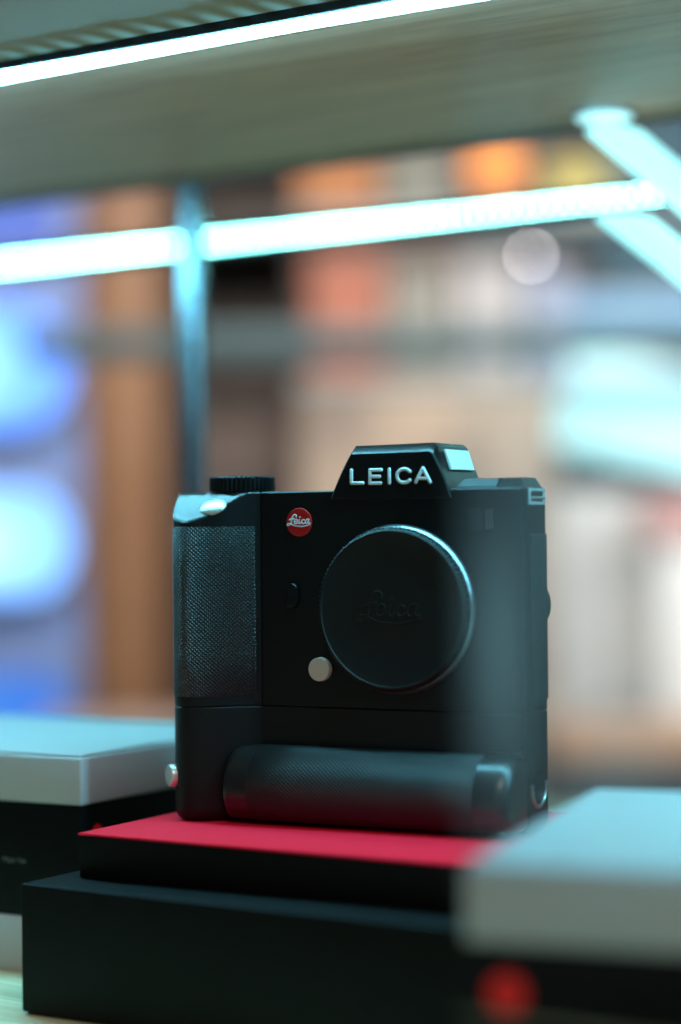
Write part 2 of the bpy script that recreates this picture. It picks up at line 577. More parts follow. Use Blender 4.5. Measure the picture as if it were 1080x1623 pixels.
# ------------------------------------------------------------------ boxes on the display floor
BA = R(-32)
bb = thing('black_box', 'large flat black carton at the bottom of the stack under the camera', 'box', (-0.1247, 0.8064, 0), BA)
box('tray', 0.0012, 0.2148, 0.0012, 0.1738, 0.0, 0.0495, M['black_card'], bb, 0.0006)
box('lid', -0.0004, 0.2164, -0.0004, 0.1754, 0.0012, 0.0506, M['black_card'], bb, 0.0009, 3)
rb = thing('red_topped_box', 'thinner black carton with a bright red top carrying the camera', 'box', (-0.1037, 0.8173, 0.0507), R(-30.5))
box('tray', 0, 0.174, 0, 0.136, 0.0, 0.0166, M['black_card'], rb, 0.0005)
bm = bmesh.new()
add_box(bm, -0.0004, 0.1744, -0.0004, 0.1364, 0.0167, 0.0176, 0.0003, 2)
obj('red_top', finish(bm, 'red_top'), M['red_cloth'], rb)


def carton(name, label, loc, rz, W, D, s, dot, text):
    t = thing(name, label, 'box', loc, rz, 'white lidded cartons with a black band')
    h0, h1, h2 = 0.0237 * s, 0.071 * s, 0.0933 * s
    x0, x1 = (-W, 0) if dot == 'side' else (0, W)
    box('base', x0 + .0006, x1 - .0006, 0.0006, D - .0006, 0, h0, M['white_card'], t, 0.0006)
    box('black_band', x0 + .0004, x1 - .0004, 0.0004, D - .0004, h0 + .0001, h1 + 0.001, M['band_card'], t, 0.0005)
    bm = bmesh.new()
    add_box(bm, x0 - .0006, x1 + .0006, -.0006, D + .0006, h1 + .0012, h2 - .0012, 0.0010, 3)
    add_box(bm, x0 + .0004, x1 - .0004, .0004, D - .0004, h2 - .0011, h2, 0.0005, 2)
    obj('lid', finish(bm, 'lid'), M['white_card'], t)
    bm = bmesh.new()
    if dot == 'side':
        loft_bm(bm, [[(x1 - .0003 + dx, 0.0115 + .0032 * math.cos(2 * math.pi * k / 32), 0.0600 + .0032 * math.sin(2 * math.pi * k / 32)) for k in range(32)] for dx in (0, 0.0002)])
    else:
        loft_bm(bm, [[(0.0110 + .0052 * math.cos(2 * math.pi * k / 32), 0.0004 - dy, 0.0595 + .0052 * math.sin(2 * math.pi * k / 32)) for k in range(32)] for dy in (0, 0.0002)])
    obj('red_dot', finish(bm, 'red_dot'), M['dot'], t)
    if text:
        cu = bpy.data.curves.new('lettering_outline', 'FONT')
        cu.body = text
        cu.size = 0.0030
        cu.extrude = 0.00002
        cu.materials.append(mat('grey_print', (0.16, 0.165, 0.16), 0.6))
        tmp = bpy.data.objects.new('lettering_outline', cu)
        COL.objects.link(tmp)
        me = bpy.data.meshes.new_from_object(tmp.evaluated_get(bpy.context.evaluated_depsgraph_get()))
        bpy.data.objects.remove(tmp)
        o = obj('lettering', me, None, t)
        o.location = (-0.0420, 0.00028, 0.0462)
        o.rotation_euler = (R(90), 0, 0)
    return t


carton('white_lidded_box', 'white lidded carton with black band behind the left of the stack', (-0.1092, 0.8672, 0), R(-30), 0.16, 0.138, 1.0, 'side', 'Major Yan')
carton('white_lidded_box', 'very blurred white lidded carton close in front at the bottom right corner', (0.0335, 0.5711, 0), R(-19), 0.16, 0.168, 1.015, 'front', None)

# ------------------------------------------------------------------ the camera on show (millimetres in its own frame)
CR = thing('mirrorless_camera', 'black mirrorless camera body with a battery grip and body cap on the red box', 'camera', (0.02197, 0.82, 0.0684), R(-26.7))


def V3(ring, z):
    return [(x * mm, y * mm, z * mm) for x, y in ring]


TOP = 133.4
# main body shell
prof = rrect(-60.9, 54, 0, 23.2, (0.25, 2.2, 1.5, 0.3))
rings = [V3(inset(prof, .3), 46.55), V3(prof, 46.85), V3(prof, TOP - .55), V3(inset(prof, .55), TOP)]
body = loft('body', rings, M['black'], CR, 30)

# front curve of the hand grip, from the seam round to the back
gfront = smooth_poly([(-61.2, 0.0), (-63.0, -1.2), (-67.5, -4.8), (-73, -9.6), (-79, -14.0), (-85, -16.6), (-90.5, -16.2), (-94.8, -12.8), (-97.2, -7.0), (-98.2, 0.5), (-98.4, 8), (-97.6, 17), (-93, 23)], 8)
gprof = gfront + [(-80, 24.0), (-61.2, 24.0)]


def ztop(x, y):
    t = max(0.0, min(1.0, (-y - 2.6) / 13.8))
    return TOP - 11.9 * t


def grip_shell():
    bm = bmesh.new()
    rings = [V3(inset(gprof, .4), 46.5), V3(gprof, 47.0), V3(gprof, 60), V3(gprof, 116)]
    rings.append([(x * mm, y * mm, (ztop(x, y) - 0.6) * mm) for x, y in gprof])
    i1 = inset(gprof, 0.5)
    rings.append([(x * mm, y * mm, (ztop(x, y) - 0.12) * mm) for x, y in i1])
    # scooped top: rings drawn in towards the spine of the grip
    spine = [(max(-84, min(-70, x)), max(0.5, min(12, y + 6))) for x, y in i1]
    for k in range(1, 13):
        t = k / 12 * 0.985
        pts = [(a[0] + (b[0] - a[0]) * t, a[1] + (b[1] - a[1]) * t) for a, b in zip(i1, spine)]
        rings.append([(x * mm, y * mm, (ztop(x, y) - 0.35 * math.sin(math.pi * max(0, min(1, -y / 16))) * (1 if y < 0 else 0)) * mm) for x, y in pts])
    loft_bm(bm, rings, True, True)
    return finish(bm, 'hand_grip', 32)


grip = obj('hand_grip', grip_shell(), M['black'], CR)
grip.data.materials.append(M['satin'])
for f in grip.data.polygons:                              # the scooped top is the smoother casting
    if f.normal.z > 0.3:
        f.material_index = 1


def patch(name, curve, z0, z1, m, parent, off, zn=2, edge=0.35):
    """a textured sheet laid on a vertical curve, with UVs in metres"""
    bm = bmesh.new()
    uvl = bm.loops.layers.uv.new('UVMap')
    n = len(curve)
    nor = []
    for i in range(n):
        a, b = Vector(curve[max(i - 1, 0)]), Vector(curve[min(i + 1, n - 1)])
        d = (b - a).normalized()
        nor.append(Vector((d.y, -d.x)))
    if nor[n // 2].y > 0:
        nor = [-v for v in nor]
    s = [0.0]
    for i in range(1, n):
        s.append(s[-1] + (Vector(curve[i]) - Vector(curve[i - 1])).length)
    zs = [z0, z0 + edge] + [z0 + (z1 - z0) * k / zn for k in range(1, zn)] + [z1 - edge, z1]
    grid = []
    for j, z in enumerate(zs):
        o_ = -0.2 if j in (0, len(zs) - 1) else off
        row = []
        for i in range(n):
            oo = -0.2 if i in (0, n - 1) else o_
            p = Vector(curve[i]) + nor[i] * oo
            row.append((bm.verts.new((p.x * mm, p.y * mm, z * mm)), (s[i] * mm, z * mm)))
        grid.append(row)
    for a, b in zip(grid, grid[1:]):
        for i in range(n - 1):
            q = (a[i], a[i + 1], b[i + 1], b[i])
            f = bm.faces.new([v[0] for v in q])
            for lp, v in zip(f.loops, q):
                lp[uvl].uv = v[1]
    return obj(name, finish(bm, name, 60), m, parent)


patch('textured_panel', [p for p in gfront[8:-9]], 50.4, 119.6, M['grip_rubber'], grip, 0.35, 4)

# shutter button lying in the scoop
bm = bmesh.new()
bmesh.ops.create_uvsphere(bm, u_segments=36, v_segments=16, radius=1)
tilt = Matrix.Rotation(R(36), 4, 'X')
bmesh.ops.transform(bm, matrix=Matrix.Translation((-78.0 * mm, -8.6 * mm, 127.6 * mm)) @ tilt @ Matrix.Diagonal((6.0 * mm, 5.6 * mm, 1.9 * mm, 1)), verts=bm.verts)
obj('shutter_button', finish(bm, 'shutter_button', 80), M['silver'], CR)

# knurled dial
bm = bmesh.new()
cx, cy = -75.0, 10.0
K = 44
rings = []
for r, z, kn in ((12.6, 133.3, 0), (12.6, 133.9, 0), (13.2, 133.95, 1), (13.3, 134.3, 1), (13.3, 139.4, 1), (12.8, 139.9, 1), (12.2, 140.1, 0), (11.8, 139.9, 0)):
    ring = []
    for k in range(K * 4):
        rr = r + (0.28 if k % 4 in (0, 1) else -0.28) * kn
        a = 2 * math.pi * k / (K * 4)
        ring.append(((cx + rr * math.cos(a)) * mm, (cy + rr * math.sin(a)) * mm, z * mm))
    rings.append(ring)
loft_bm(bm, rings)
obj('control_dial', finish(bm, 'control_dial', 25), M['black'], CR)

# viewfinder hump
sec = smooth_poly([(-28.6, 129.6), (-27.2, 133.0), (-24.2, 139.3), (-20.2, 146.6)], 4) + smooth_poly([(-18.8, 148.2), (-2, 148.35), (15.0, 148.6)], 3) + smooth_poly([(16.6, 147.6), (19.2, 142.6), (22.6, 135.0), (24.2, 129.6)], 4)


def hump_ring(ins, y, rise):
    out = []
    for x, z in inset(sec, ins):
        k = max(0, min(1, (z - 130) / 18.4))
        out.append((x * mm, y * mm, (z + rise * k ** 3) * mm))
    return out


rings = [hump_ring(0.55, -1.35, 0), hump_ring(0.0, -0.8, 0.0), hump_ring(0.0, 2.2, 2.5), hump_ring(0.0, 3.2, 2.95), hump_ring(0.1, 12, 3.0), hump_ring(0.1, 33, 3.0), hump_ring(0.6, 34, 2.6)]
hump = loft('viewfinder_hump', rings, M['satin'], CR, 26)

letters = {'l': [[(-18.8, 141.3), (-18.9, 136.15), (-13.9, 136.1)]],
           'e': [[(-10.6, 141.2), (-10.75, 135.95)], [(-10.6, 141.2), (-5.8, 141.1)], [(-10.7, 138.65), (-6.5, 138.6)], [(-10.75, 136.0), (-6.1, 135.95)]],
           'i': [[(-2.2, 141.3), (-2.2, 136.0)]],
           'c': [[(6.7, 140.3), (5.4, 141.05), (3.9, 141.3), (2.3, 140.75), (1.3, 139.5), (1.3, 137.8), (2.25, 136.5), (3.9, 136.0), (5.4, 136.15), (6.7, 136.95)]],
           'a': [[(9.2, 136.1), (12.4, 141.4), (15.3, 136.0)], [(10.2, 137.55), (14.3, 137.5)]]}
for ch in 'leica':
    bm = bmesh.new()
    for st in letters[ch]:
        if ch == 'c':
            st = resample(st, 4)
        if ch in 'la' and len(st) == 3:
            for a, b in zip(st, st[1:]):
                stroke_bm(bm, [(a[0] * mm, a[1] * mm), (b[0] * mm, b[1] * mm)], 1.42 * mm, 0.60 * mm, -1.35 * mm)
        else:
            stroke_bm(bm, [(x * mm, z * mm) for x, z in st], 1.42 * mm, 0.60 * mm, -1.35 * mm)
    obj('raised_letter', finish(bm, 'raised_letter', 60), M['white_paint'], hump)

# white sticker on the sloping right cheek of the hump
A0, A1 = Vector((17.4, 0, 147.6)), Vector((22.2, 0, 136.4))


def cheek(t, y, off):
    p = A0.lerp(A1, t)
    p.z += 2.9 * max(0, min(1, (p.z - 130) / 18.4)) ** 3
    nrm = Vector((11.2, 0, 4.8)).normalized()
    return ((p.x + nrm.x * off) * mm, y * mm, (p.z + nrm.z * off) * mm)


bm = bmesh.new()
loft_bm(bm, [[cheek(t, y, o) for t, y in ((0.10, 6), (0.10, 29), (0.66, 29), (0.66, 6))] for o in (0.0, 0.75, 0.9)])
obj('sticker', finish(bm, 'sticker'), M['sticker'], hump)

# raised plate with a sloping front, right of the hump
for nm, x0, x1, s0, s1, m in (('top_plate_wedge', 25.6, 42.3, 1.5, 0.0, M['satin']), ('top_plate_wedge', 42.5, 53.2, 0.0, 2.6, M['black'])):
    ring = lambda y, z, a, b: [(x * mm, yy * mm, zz * mm) for x, yy, zz in ((x0 + a, y, z), (x1 - b, y, z))]
    rise = 4.3 if x0 < 40 else 6.5
    pr = [(0.9, TOP - .1, 0), (0.9, TOP + .5, 0), (rise, TOP + 3.6, 1), (9, TOP + 3.9, 1), (21, TOP + 3.9, 1), (21.5, TOP - .1, 0)]
    bm = bmesh.new()
    rows = [[bm.verts.new(c) for c in ring(y, z, s0 * k, s1 * k)] for y, z, k in pr]
    for a, b in zip(rows, rows[1:] + rows[:1]):
        bm.faces.new((a[0], a[1], b[1], b[0]))
    bm.faces.new([r[0] for r in rows])
    bm.faces.new([r[1] for r in reversed(rows)])
    bmesh.ops.bevel(bm, geom=bm.edges[:], offset=0.25 * mm, segments=2, affect='EDGES')
    obj(nm, finish(bm, nm, 30), m, CR)

# red badge with script lettering
SCRIPT = [[(-1.3, 2.1), (-1.2, 2.7), (-1.9, 3.1), (-2.6, 2.7), (-3.2, 1.4), (-3.5, -0.1), (-4.1, -0.9), (-4.9, -1.3), (-5.4, -1.0), (-4.8, -0.5), (-3.5, -0.8), (-2.0, -1.4), (-0.1, -1.7), (2.0, -1.7), (3.9, -1.3), (5.0, -0.85)],
          [(-4.4, 0.9), (-3.1, 1.2), (-2.2, 1.4)], [(-2.1, 0.1), (-0.9, 0.4), (-0.8, 1.0), (-1.5, 1.1), (-2.2, 0.3), (-1.9, -0.5), (-1.3, -0.6), (-0.5, -0.1)],
          [(0.2, 1.0), (-0.1, -0.3), (0.4, -0.6), (1.0, -0.1)], [(0.38, 2.0), (0.5, 2.0)], [(2.5, 0.8), (1.8, 1.0), (1.2, 0.2), (1.5, -0.5), (2.1, -0.6), (2.8, -0.2)],
          [(4.6, 1.1), (3.6, 1.1), (3.0, 0.1), (3.3, -0.6), (3.8, -0.4), (4.5, 1.0), (4.2, -0.2), (4.5, -0.6), (4.9, -0.3)]]


def script(parent, name, cx, cz, k, w, h, y, m):
    bm = bmesh.new()
    for i, st in enumerate(SCRIPT):
        pts = resample([((cx + x * k) * mm, (cz + z * k) * mm) for x, z in st], 4)
        stroke_bm(bm, pts, w * mm, h * mm, (y - 0.004 * i) * mm)
    return obj(name, finish(bm, name, 60), m, parent)


badge = lathe('round_badge', [(5.75 * mm, 0.0), (5.75 * mm, -0.35 * mm), (5.5 * mm, -0.55 * mm)], M['red_enamel'], CR, 64, -43.1 * mm, 120.9 * mm, -0.0 * mm)
script(badge, 'script_lettering', -43.1, 120.9, 1.0, 0.52, 0.12, -0.56, M['white_paint'])

# function button (pill) and its well
bm = bmesh.new()
pill = lambda r, h, y: [(((-46.7) + r * math.cos(a)) * mm, y * mm, (91.3 + (h if math.sin(a) >= 0 else -h) + r * math.sin(a)) * mm) for a in [2 * math.pi * (k + .5) / 40 for k in range(40)]]
loft_bm(bm, [pill(2.75, 2.4, 0.1), pill(2.75, 2.4, -0.9), pill(2.4, 2.4, -1.35), pill(1.7, 2.4, -1.5)])
obj('function_button', finish(bm, 'function_button', 40), M['satin'], CR)

# lens release button
lathe('release_button', [(4.75 * mm, 0.0), (4.75 * mm, -2.2 * mm), (4.55 * mm, -2.6 * mm), (4.1 * mm, -2.75 * mm), (3.2 * mm, -2.6 * mm)], M['cream'], CR, 48, -33.8 * mm, 61.9 * mm)

# lens mount and body cap
CX, CZ = 0.0, 86.2
lathe('mount_ring', [(33.5 * mm, 0.0), (33.4 * mm, -0.7 * mm), (33.0 * mm, -1.5 * mm), (32.3 * mm, -2.2 * mm), (31.0 * mm, -2.3 * mm)], M['mount'], CR, 128, CX * mm, CZ * mm)
bm = bmesh.new()
T = 108
rings = []
for r, y, kn in ((31.4, -2.0, 0), (32.0, -2.4, 0), (32.1, -2.9, 0.16), (32.2, -3.6, 0.25), (32.1, -5.4, 0.25), (31.7, -5.9, 0.15), (31.4, -6.5, 0), (30.9, -6.9, 0), (30.4, -6.9, 0), (30.1, -6.5, 0), (29.6, -6.3, 0), (15, -6.3, 0), (2, -6.3, 0)):
    ring = []
    for k in range(T * 4):
        a = 2 * math.pi * k / (T * 4)
        rr = r + kn * (1 if k % 4 in (0, 1) else -1)
        ring.append(((CX + rr * math.cos(a)) * mm, y * mm, (CZ + rr * math.sin(a)) * mm))
    rings.append(ring)
loft_bm(bm, rings)
cap = obj('body_cap', finish(bm, 'body_cap', 28), M['cap'], CR)
script(cap, 'embossed_script', -0.6, 85.3, 2.62, 0.85, 0.22, -6.3, M['cap'])

# front sensor window with its three fine ribs
fw = box('sensor_window', 30.6 * mm, 37.0 * mm, -0.12 * mm, 0.3 * mm, 117.0 * mm, 125.4 * mm, M['glassdark'], CR, 0.1 * mm)
for k in range(3):
    box('rib', (38.2 + 1.15 * k) * mm, (38.65 + 1.15 * k) * mm, -0.3 * mm, 0.2 * mm, 117.4 * mm, 125.2 * mm, M['alu'], CR, 0.1 * mm)

# strap lug on the right side
bm = bmesh.new()
for a in ((4.3, 21.2, 131.9, 133.0), (4.3, 21.2, 126.7, 127.9), (4.3, 6.0, 127.9, 131.9), (19.6, 21.2, 127.9, 131.9)):
    add_box(bm, 53.6 * mm, 54.5 * mm, a[0] * mm, a[1] * mm, a[2] * mm, a[3] * mm, 0.12 * mm)
lug = obj('strap_lug', finish(bm, 'strap_lug'), M['lug'], CR)
box('lug_recess', 53.9 * mm, 54.05 * mm, 6.0 * mm, 19.6 * mm, 127.9 * mm, 131.9 * mm, M['glassdark'], lug)
bm = bmesh.new()
loft_bm(bm, [[(54.3 * mm + 0.6 * mm * math.cos(a), y * mm, 129.3 * mm + 0.6 * mm * math.sin(a)) for a in [2 * math.pi * k / 16 for k in range(16)]] for y in (6.0, 19.6)])
obj('lug_bar', finish(bm, 'lug_bar'), M['steel'], lug)
# rubber port cover and the small wheel behind
box('port_cover', 53.8 * mm, 54.5 * mm, 6.2 * mm, 22.4 * mm, 50.8 * mm, 115.3 * mm, M['rubber'], CR, 0.3 * mm, 3)
bm = bmesh.new()
loft_bm(bm, [[((50.6 + r * math.cos(a)) * mm, (24.5 + 2.2 * k) * mm, (87.5 + r * 1.9 * math.sin(a)) * mm) for a in [2 * math.pi * q / 28 for q in range(28)]] for k, r in ((-0.6, 3.9), (0.7, 3.9), (0.9, 3.5))])
obj('rear_wheel', finish(bm, 'rear_wheel'), M['rubber'], CR)

# battery grip: thin upper slab and base, both following the outline of the hand grip
gp = gfront + [(-80, 24.0), (-61, 24.0)] + [p for p in rrect(-61, 54, 0, 23.2, (0.3, 2.2, 1.5, 0.3)) if p[0] > -58][::-1][0:0]
rr_ = rrect(-61, 54, 0, 23.2, (0.3, 2.2, 1.5, 0.3))
right = [p for p in rr_ if p[0] > 0]                      # front-right corner then back-right corner
gp = [(-60.8, 0.0)] + right + [(-61, 23.6)] + gfront[::-1][:-2]
gp = gp[::-1]


def slab(name, z0, z1, bot, m):
    rings = []
    if bot:
        for d, z in ((5.0, 0.0), (2.6, 0.5), (1.2, 1.4), (0.4, 2.8), (0, 4.6), (0, 5.0)):
            rings.append(V3(inset(gp, d), z0 + z))
    else:
        rings += [V3(inset(gp, .3), z0), V3(gp, z0 + .3)]
    rings += [V3(gp, z1 - .3), V3(inset(gp, .3), z1)]
    return loft(name, rings, m, CR, 32)


base = slab('battery_grip', 0.0, 46.3, True, M['black'])
box('side_seam', 53.9 * mm, 54.06 * mm, 1.5 * mm, 22.5 * mm, 32.9 * mm, 33.3 * mm, M['rubber'], base)
box('side_seam', 53.9 * mm, 54.06 * mm, 13.2 * mm, 13.5 * mm, 33.31 * mm, 46.0 * mm, M['rubber'], base)

# horizontal grip along the bottom
sect = smooth_poly([(1.5, 30.9), (-3.0, 30.7), (-8.0, 29.4), (-12.6, 26.4), (-16.2, 21.6), (-18.0, 15.6), (-17.8, 9.6), (-15.4, 4.6), (-11.0, 1.8), (-5.0, 1.0), (1.5, 0.9)], 4)
C0 = Vector((1.5, 15.5))


def bring(x, k, dx=0):
    out = []
    for y, z in sect:
        out.append((x * mm, (C0.x + (y - C0.x) * k) * mm, (C0.y + (z - C0.y) * (0.25 + 0.75 * k)) * mm))
    return out


rings = []
for t in (0.0, 0.12, 0.3, 0.55, 0.8, 1.0):
    rings.append(bring(-70.5 + 3.2 * t, 0.90 + 0.10 * math.sqrt(1 - (1 - t) ** 2)))
for x in (-50, -20, 10, 35, 46.5):
    rings.append(bring(x, 1.0))
for t in (0.15, 0.3, 0.45, 0.6, 0.75, 0.87, 0.95, 1.0):
    rings.append(bring(46.5 + 7.1 * t, 0.66 + 0.34 * math.sqrt(max(0, 1 - t ** 2))))
hg = loft('vertical_grip', rings, M['gloss'], CR, 40)


def grip_sheet():
    bm = bmesh.new()
    uvl = bm.loops.layers.uv.new('UVMap')
    cur = sect[2:-6]
    s = [0.0]
    for i in range(1, len(cur)):
        s.append(s[-1] + (Vector(cur[i]) - Vector(cur[i - 1])).length)
    xs = [-59.5, -59.0, -40, -20, 0, 20, 38.0, 38.5]
    grid = []
    for j, x in enumerate(xs):
        row = []
        for i, (y, z) in enumerate(cur):
            a, b = Vector(cur[max(i - 1, 0)]), Vector(cur[min(i + 1, len(cur) - 1)])
            d = (b - a).normalized()
            nrm = Vector((d.y, -d.x))
            if nrm.x > 0 and abs(nrm.x) > 0.2 or (abs(nrm.x) <= 0.2 and (nrm.y > 0) != (z > 15)):
                nrm = -nrm
            o_ = -0.15 if j in (0, len(xs) - 1) or i in (0, len(cur) - 1) else 0.35
            lean = 0.0
            row.append((bm.verts.new(((x + lean) * mm, (y + nrm.x * o_) * mm, (z + nrm.y * o_) * mm)), (x * mm, s[i] * mm)))
        grid.append(row)
    for a, b in zip(grid, grid[1:]):
        for i in range(len(cur) - 1):
            q = (a[i], a[i + 1], b[i + 1], b[i])
            f = bm.faces.new([v[0] for v in q])
            for lp, v in zip(f.loops, q):
                lp[uvl].uv = v[1]
    return finish(bm, 'textured_panel', 60)


obj('textured_panel', grip_sheet(), M['grip_rubber_fine'], hg)
# ledge over the right end of the grip
box('grip_ledge', 37.5 * mm, 53.0 * mm, -3.6 * mm, 1.5 * mm, 30.2 * mm, 31.9 * mm, M['satin'], CR, 0.6 * mm, 3)

# silver vertical release on the left end of the grip
t = thing
bm = bmesh.new()
lathe_bm(bm, [(4.6 * mm, 0.8 * mm), (4.6 * mm, -1.6 * mm), (4.2 * mm, -2.3 * mm), (3.4 * mm, -2.5 * mm)], 40)
bmesh.ops.transform(bm, matrix=Matrix.Translation((-95.6 * mm, -12.6 * mm, 17.9 * mm)) @ Matrix.Rotation(R(-37), 4, 'Z'), verts=bm.verts)
obj('vertical_release_button', finish(bm, 'vertical_release_button', 40), M['silver'], CR)

# screw wheel on the right end: shallow disc with a raised U
bm = bmesh.new()
disc = lambda r, x: [(x * mm, (11.0 + r * math.cos(2 * math.pi * k / 40)) * mm, (17.2 + r * 0.92 * math.sin(2 * math.pi * k / 40)) * mm) for k in range(40)]
loft_bm(bm, [disc(7.6, 53.8), disc(7.6, 54.25), disc(7.2, 54.45)])
wh = obj('fixing_wheel', finish(bm, 'fixing_wheel'), M['black'], CR)
bm = bmesh.new()
arc = [(11.0 - 7.4, 19.2)] + [(11.0 + 7.4 * math.cos(a), 17.0 + 7.0 * math.sin(a)) for a in [math.pi + math.pi * k / 16 for k in range(17)]] + [(11.0 + 7.4, 19.2)]
rings = []
for i, (y, z) in enumerate(arc):
    a, b = Vector(arc[max(i - 1, 0)]), Vector(arc[min(i + 1, len(arc) - 1)])
    d = (b - a).normalized()
    nn = Vector((-d.y, d.x))
    rings.append([((54.5 + 0.75 * math.sin(q)) * mm, (y + nn.x * 0.8 * math.cos(q)) * mm, (z + nn.y * 0.8 * math.cos(q)) * mm) for q in [2 * math.pi * k / 10 for k in range(10)]])
loft_bm(bm, rings)
obj('folding_key', finish(bm, 'folding_key', 60), M['alu'], wh)

# ------------------------------------------------------------------ the shop behind, far out of focus
structure(box('wall', -3.2, 3.2, 3.6, 3.7, -0.95, 2.6, grain(mat('shop_wall', (0.26, 0.21, 0.19), 0.7), 8, 0.1)))


def simple(name, x0, x1, y0, y1, z0, z1, m, label, cat, group=None, bevel=0.004):
    return tag(box(name, x0, x1, y0, y1, z0, z1, m, None, bevel), label, cat, group)


p_or = wood('pillar_wood', (0.26, 0.125, 0.06), (0.36, 0.185, 0.09), 2, 0.5)
simple('wooden_pillar', -0.40, -0.262, 3.0, 3.16, -0.95, 1.6, p_or, 'orange brown wooden pillar between the blue screens and the dark cabinet', 'pillar')

cab = thing('dark_cabinet', 'dark brown wooden cabinet behind the chrome post', 'cabinet', (-0.155, 3.15, -0.95))
db = wood('dark_cabinet_wood', (0.030, 0.018, 0.012), (0.065, 0.040, 0.028), 2, 0.45)
mb = wood('mid_brown_wood', (0.048, 0.025, 0.015), (0.075, 0.040, 0.025), 2, 0.5)
box('back_panel', -0.108, 0.108, 0.30, 0.32, 0, 1.75, db, cab)
box('side_panel', -0.108, -0.090, 0.0, 0.298, 0, 1.75, db, cab)
box('side_panel', 0.090, 0.108, 0.0, 0.298, 0, 1.75, db, cab)
box('top_panel', -0.108, 0.108, 0.0, 0.32, 1.752, 1.77, db, cab)
for z in (1.32, 1.58):
    box('shelf_board', -0.089, 0.089, 0.01, 0.298, z, z + 0.015, db, cab)
box('door', -0.107, 0.107, -0.02, -0.002, 0.02, 1.305, mb, cab, 0.003)
box('handle', 0.07, 0.08, -0.03, -0.021, 0.95, 1.1, M['alu'], cab, 0.002)


def screen(z0, z1, x0, x1, core, edge, strength, label):
    t = thing('screen', label, 'screen', ((x0 + x1) / 2, 2.8, z0), 0, 'blue screens on the left wall')
    hw = (x1 - x0) / 2
    h = z1 - z0
    fr = mat('screen_bezel', (0.25, 0.3, 0.42), 0.4)
    cr_ = min(0.075, h * 0.46)

    def outline(g, y):
        return [(x, y, z) for x, z in rrect(-hw - g, hw + g, -g, h + g, (cr_ + g,) * 4, 8)]
    loft('bezel', [outline(.010, 0.031), outline(.010, 0.004), outline(.006, 0.0), outline(.001, 0.0), outline(.001, 0.0300)], fr, t, cap1=True)
    m = mat('screen_picture', (0.02, 0.02, 0.02), 0.3)
    b = m.node_tree.nodes["Principled BSDF"]
    tc, mp, gr, cr = N(m, "ShaderNodeTexCoord"), N(m, "ShaderNodeMapping"), N(m, "ShaderNodeTexGradient"), N(m, "ShaderNodeValToRGB")
    gr.gradient_type = 'SPHERICAL'
    mp.inputs["Location"].default_value = (0.35, 0, -(h / 2) / (h * 0.75))
    mp.inputs["Scale"].default_value = (1 / (hw * 1.5), 1, 1 / (h * 0.75))
    cr.color_ramp.elements[0].position, cr.color_ramp.elements[0].color = 0.10, (*edge, 1)
    cr.color_ramp.elements[1].position, cr.color_ramp.elements[1].color = 0.75, (*core, 1)
    L(m, tc.outputs["Object"], mp.inputs["Vector"])
    L(m, mp.outputs["Vector"], gr.inputs["Vector"])
    L(m, gr.outputs["Fac"], cr.inputs["Fac"])
    L(m, cr.outputs["Color"], b.inputs["Emission Color"])
    b.inputs["Emission Strength"].default_value = strength
    loft('picture', [outline(0, 0.006), outline(0, 0.028)], m, t)
    return t


wc = thing('screen_wall', 'pale blue grey panel carrying the stacked blue screens', 'wall panel', (-0.62, 2.84, -0.95))
box('panel', -0.26, 0.265, 0, 0.05, 0, 1.75, mat('panel_paint', (0.20, 0.30, 0.60), 0.6), wc)
screen(0.563, 0.640, -0.80, -0.372, (0.06, 0.24, 0.95), (0.04, 0.14, 0.70), 1.0, 'topmost of the stacked screens, deep blue, just below the shelf')
screen(0.325, 0.492, -0.80, -0.366, (0.44, 1.0, 1.0), (0.10, 0.28, 0.95), 2.3, 'bright cyan screen level with the top half of the chrome post')
screen(0.098, 0.243, -0.80, -0.364, (0.62, 1.05, 1.05), (0.18, 0.42, 0.98), 2.3, 'largest brightest cyan white screen level with the camera')
screen(-0.090, -0.004, -0.80, -0.372, (0.10, 0.42, 1.0), (0.05, 0.22, 0.85), 1.0, 'lowest blue screen just above the white lidded carton')

cnt = thing('shop_counter', 'pale beige shop counter low behind the wooden pillar', 'counter', (-0.28, 2.60, -0.95))
box('counter_top', -0.10, 0.12, -0.10, 0.10, 0.885, 0.90, mat('counter_beige', (0.52, 0.38, 0.32), 0.35), cnt, 0.004)
box('cupboard', -0.09, 0.11, -0.09, 0.09, 0, 0.884, mb, cnt, 0.004)

unit = thing('shop_shelving', 'open shelving with two boards holding coloured cartons behind the camera', 'shelving', (0.2, 2.92, -0.95))
gb = mat('frosted_board', (0.30, 0.36, 0.38), 0.35)
for z in (1.328, 1.558):
    box('shelf_board', -0.26, 0.60, -0.06, 0.12, z, z + 0.014, gb, unit, 0.002)
for x in (-0.255, 0.59):
    box('upright', x, x + 0.008, 0.112, 0.12, 0, 1.95, M['dark_alu'], unit)
rail = tag(box('glass_rail', -0.36, 0.60, 2.38, 2.40, 0.382, 0.418, mat('rail_grey', (0.075, 0.13, 0.145), 0.3), None, 0.003), 'grey blue horizontal glass edge crossing behind the chrome post', 'glass rail')
rail.rotation_euler = (0, 0, 0)

DUMMY = []


def stock(x0, x1, z0, h, color, label, name='carton', lidc=None, depth=0.09, y=2.88):
    t = thing(name, label, 'carton', ((x0 + x1) / 2, y, z0), 0, 'cartons on the shop shelving')
    hw = (x1 - x0) / 2
    m = grain(mat('carton_print', color, 0.5), 60, 0.1, 0.0005)
    box('carton_body', -hw, hw, 0, depth, 0, h * 0.78, m, t, 0.002)
    box('carton_lid', -hw - .001, hw + .001, -.001, depth + .001, h * 0.78 + .001, h, mat('carton_lid', lidc or color, 0.5), t, 0.002)
    return t


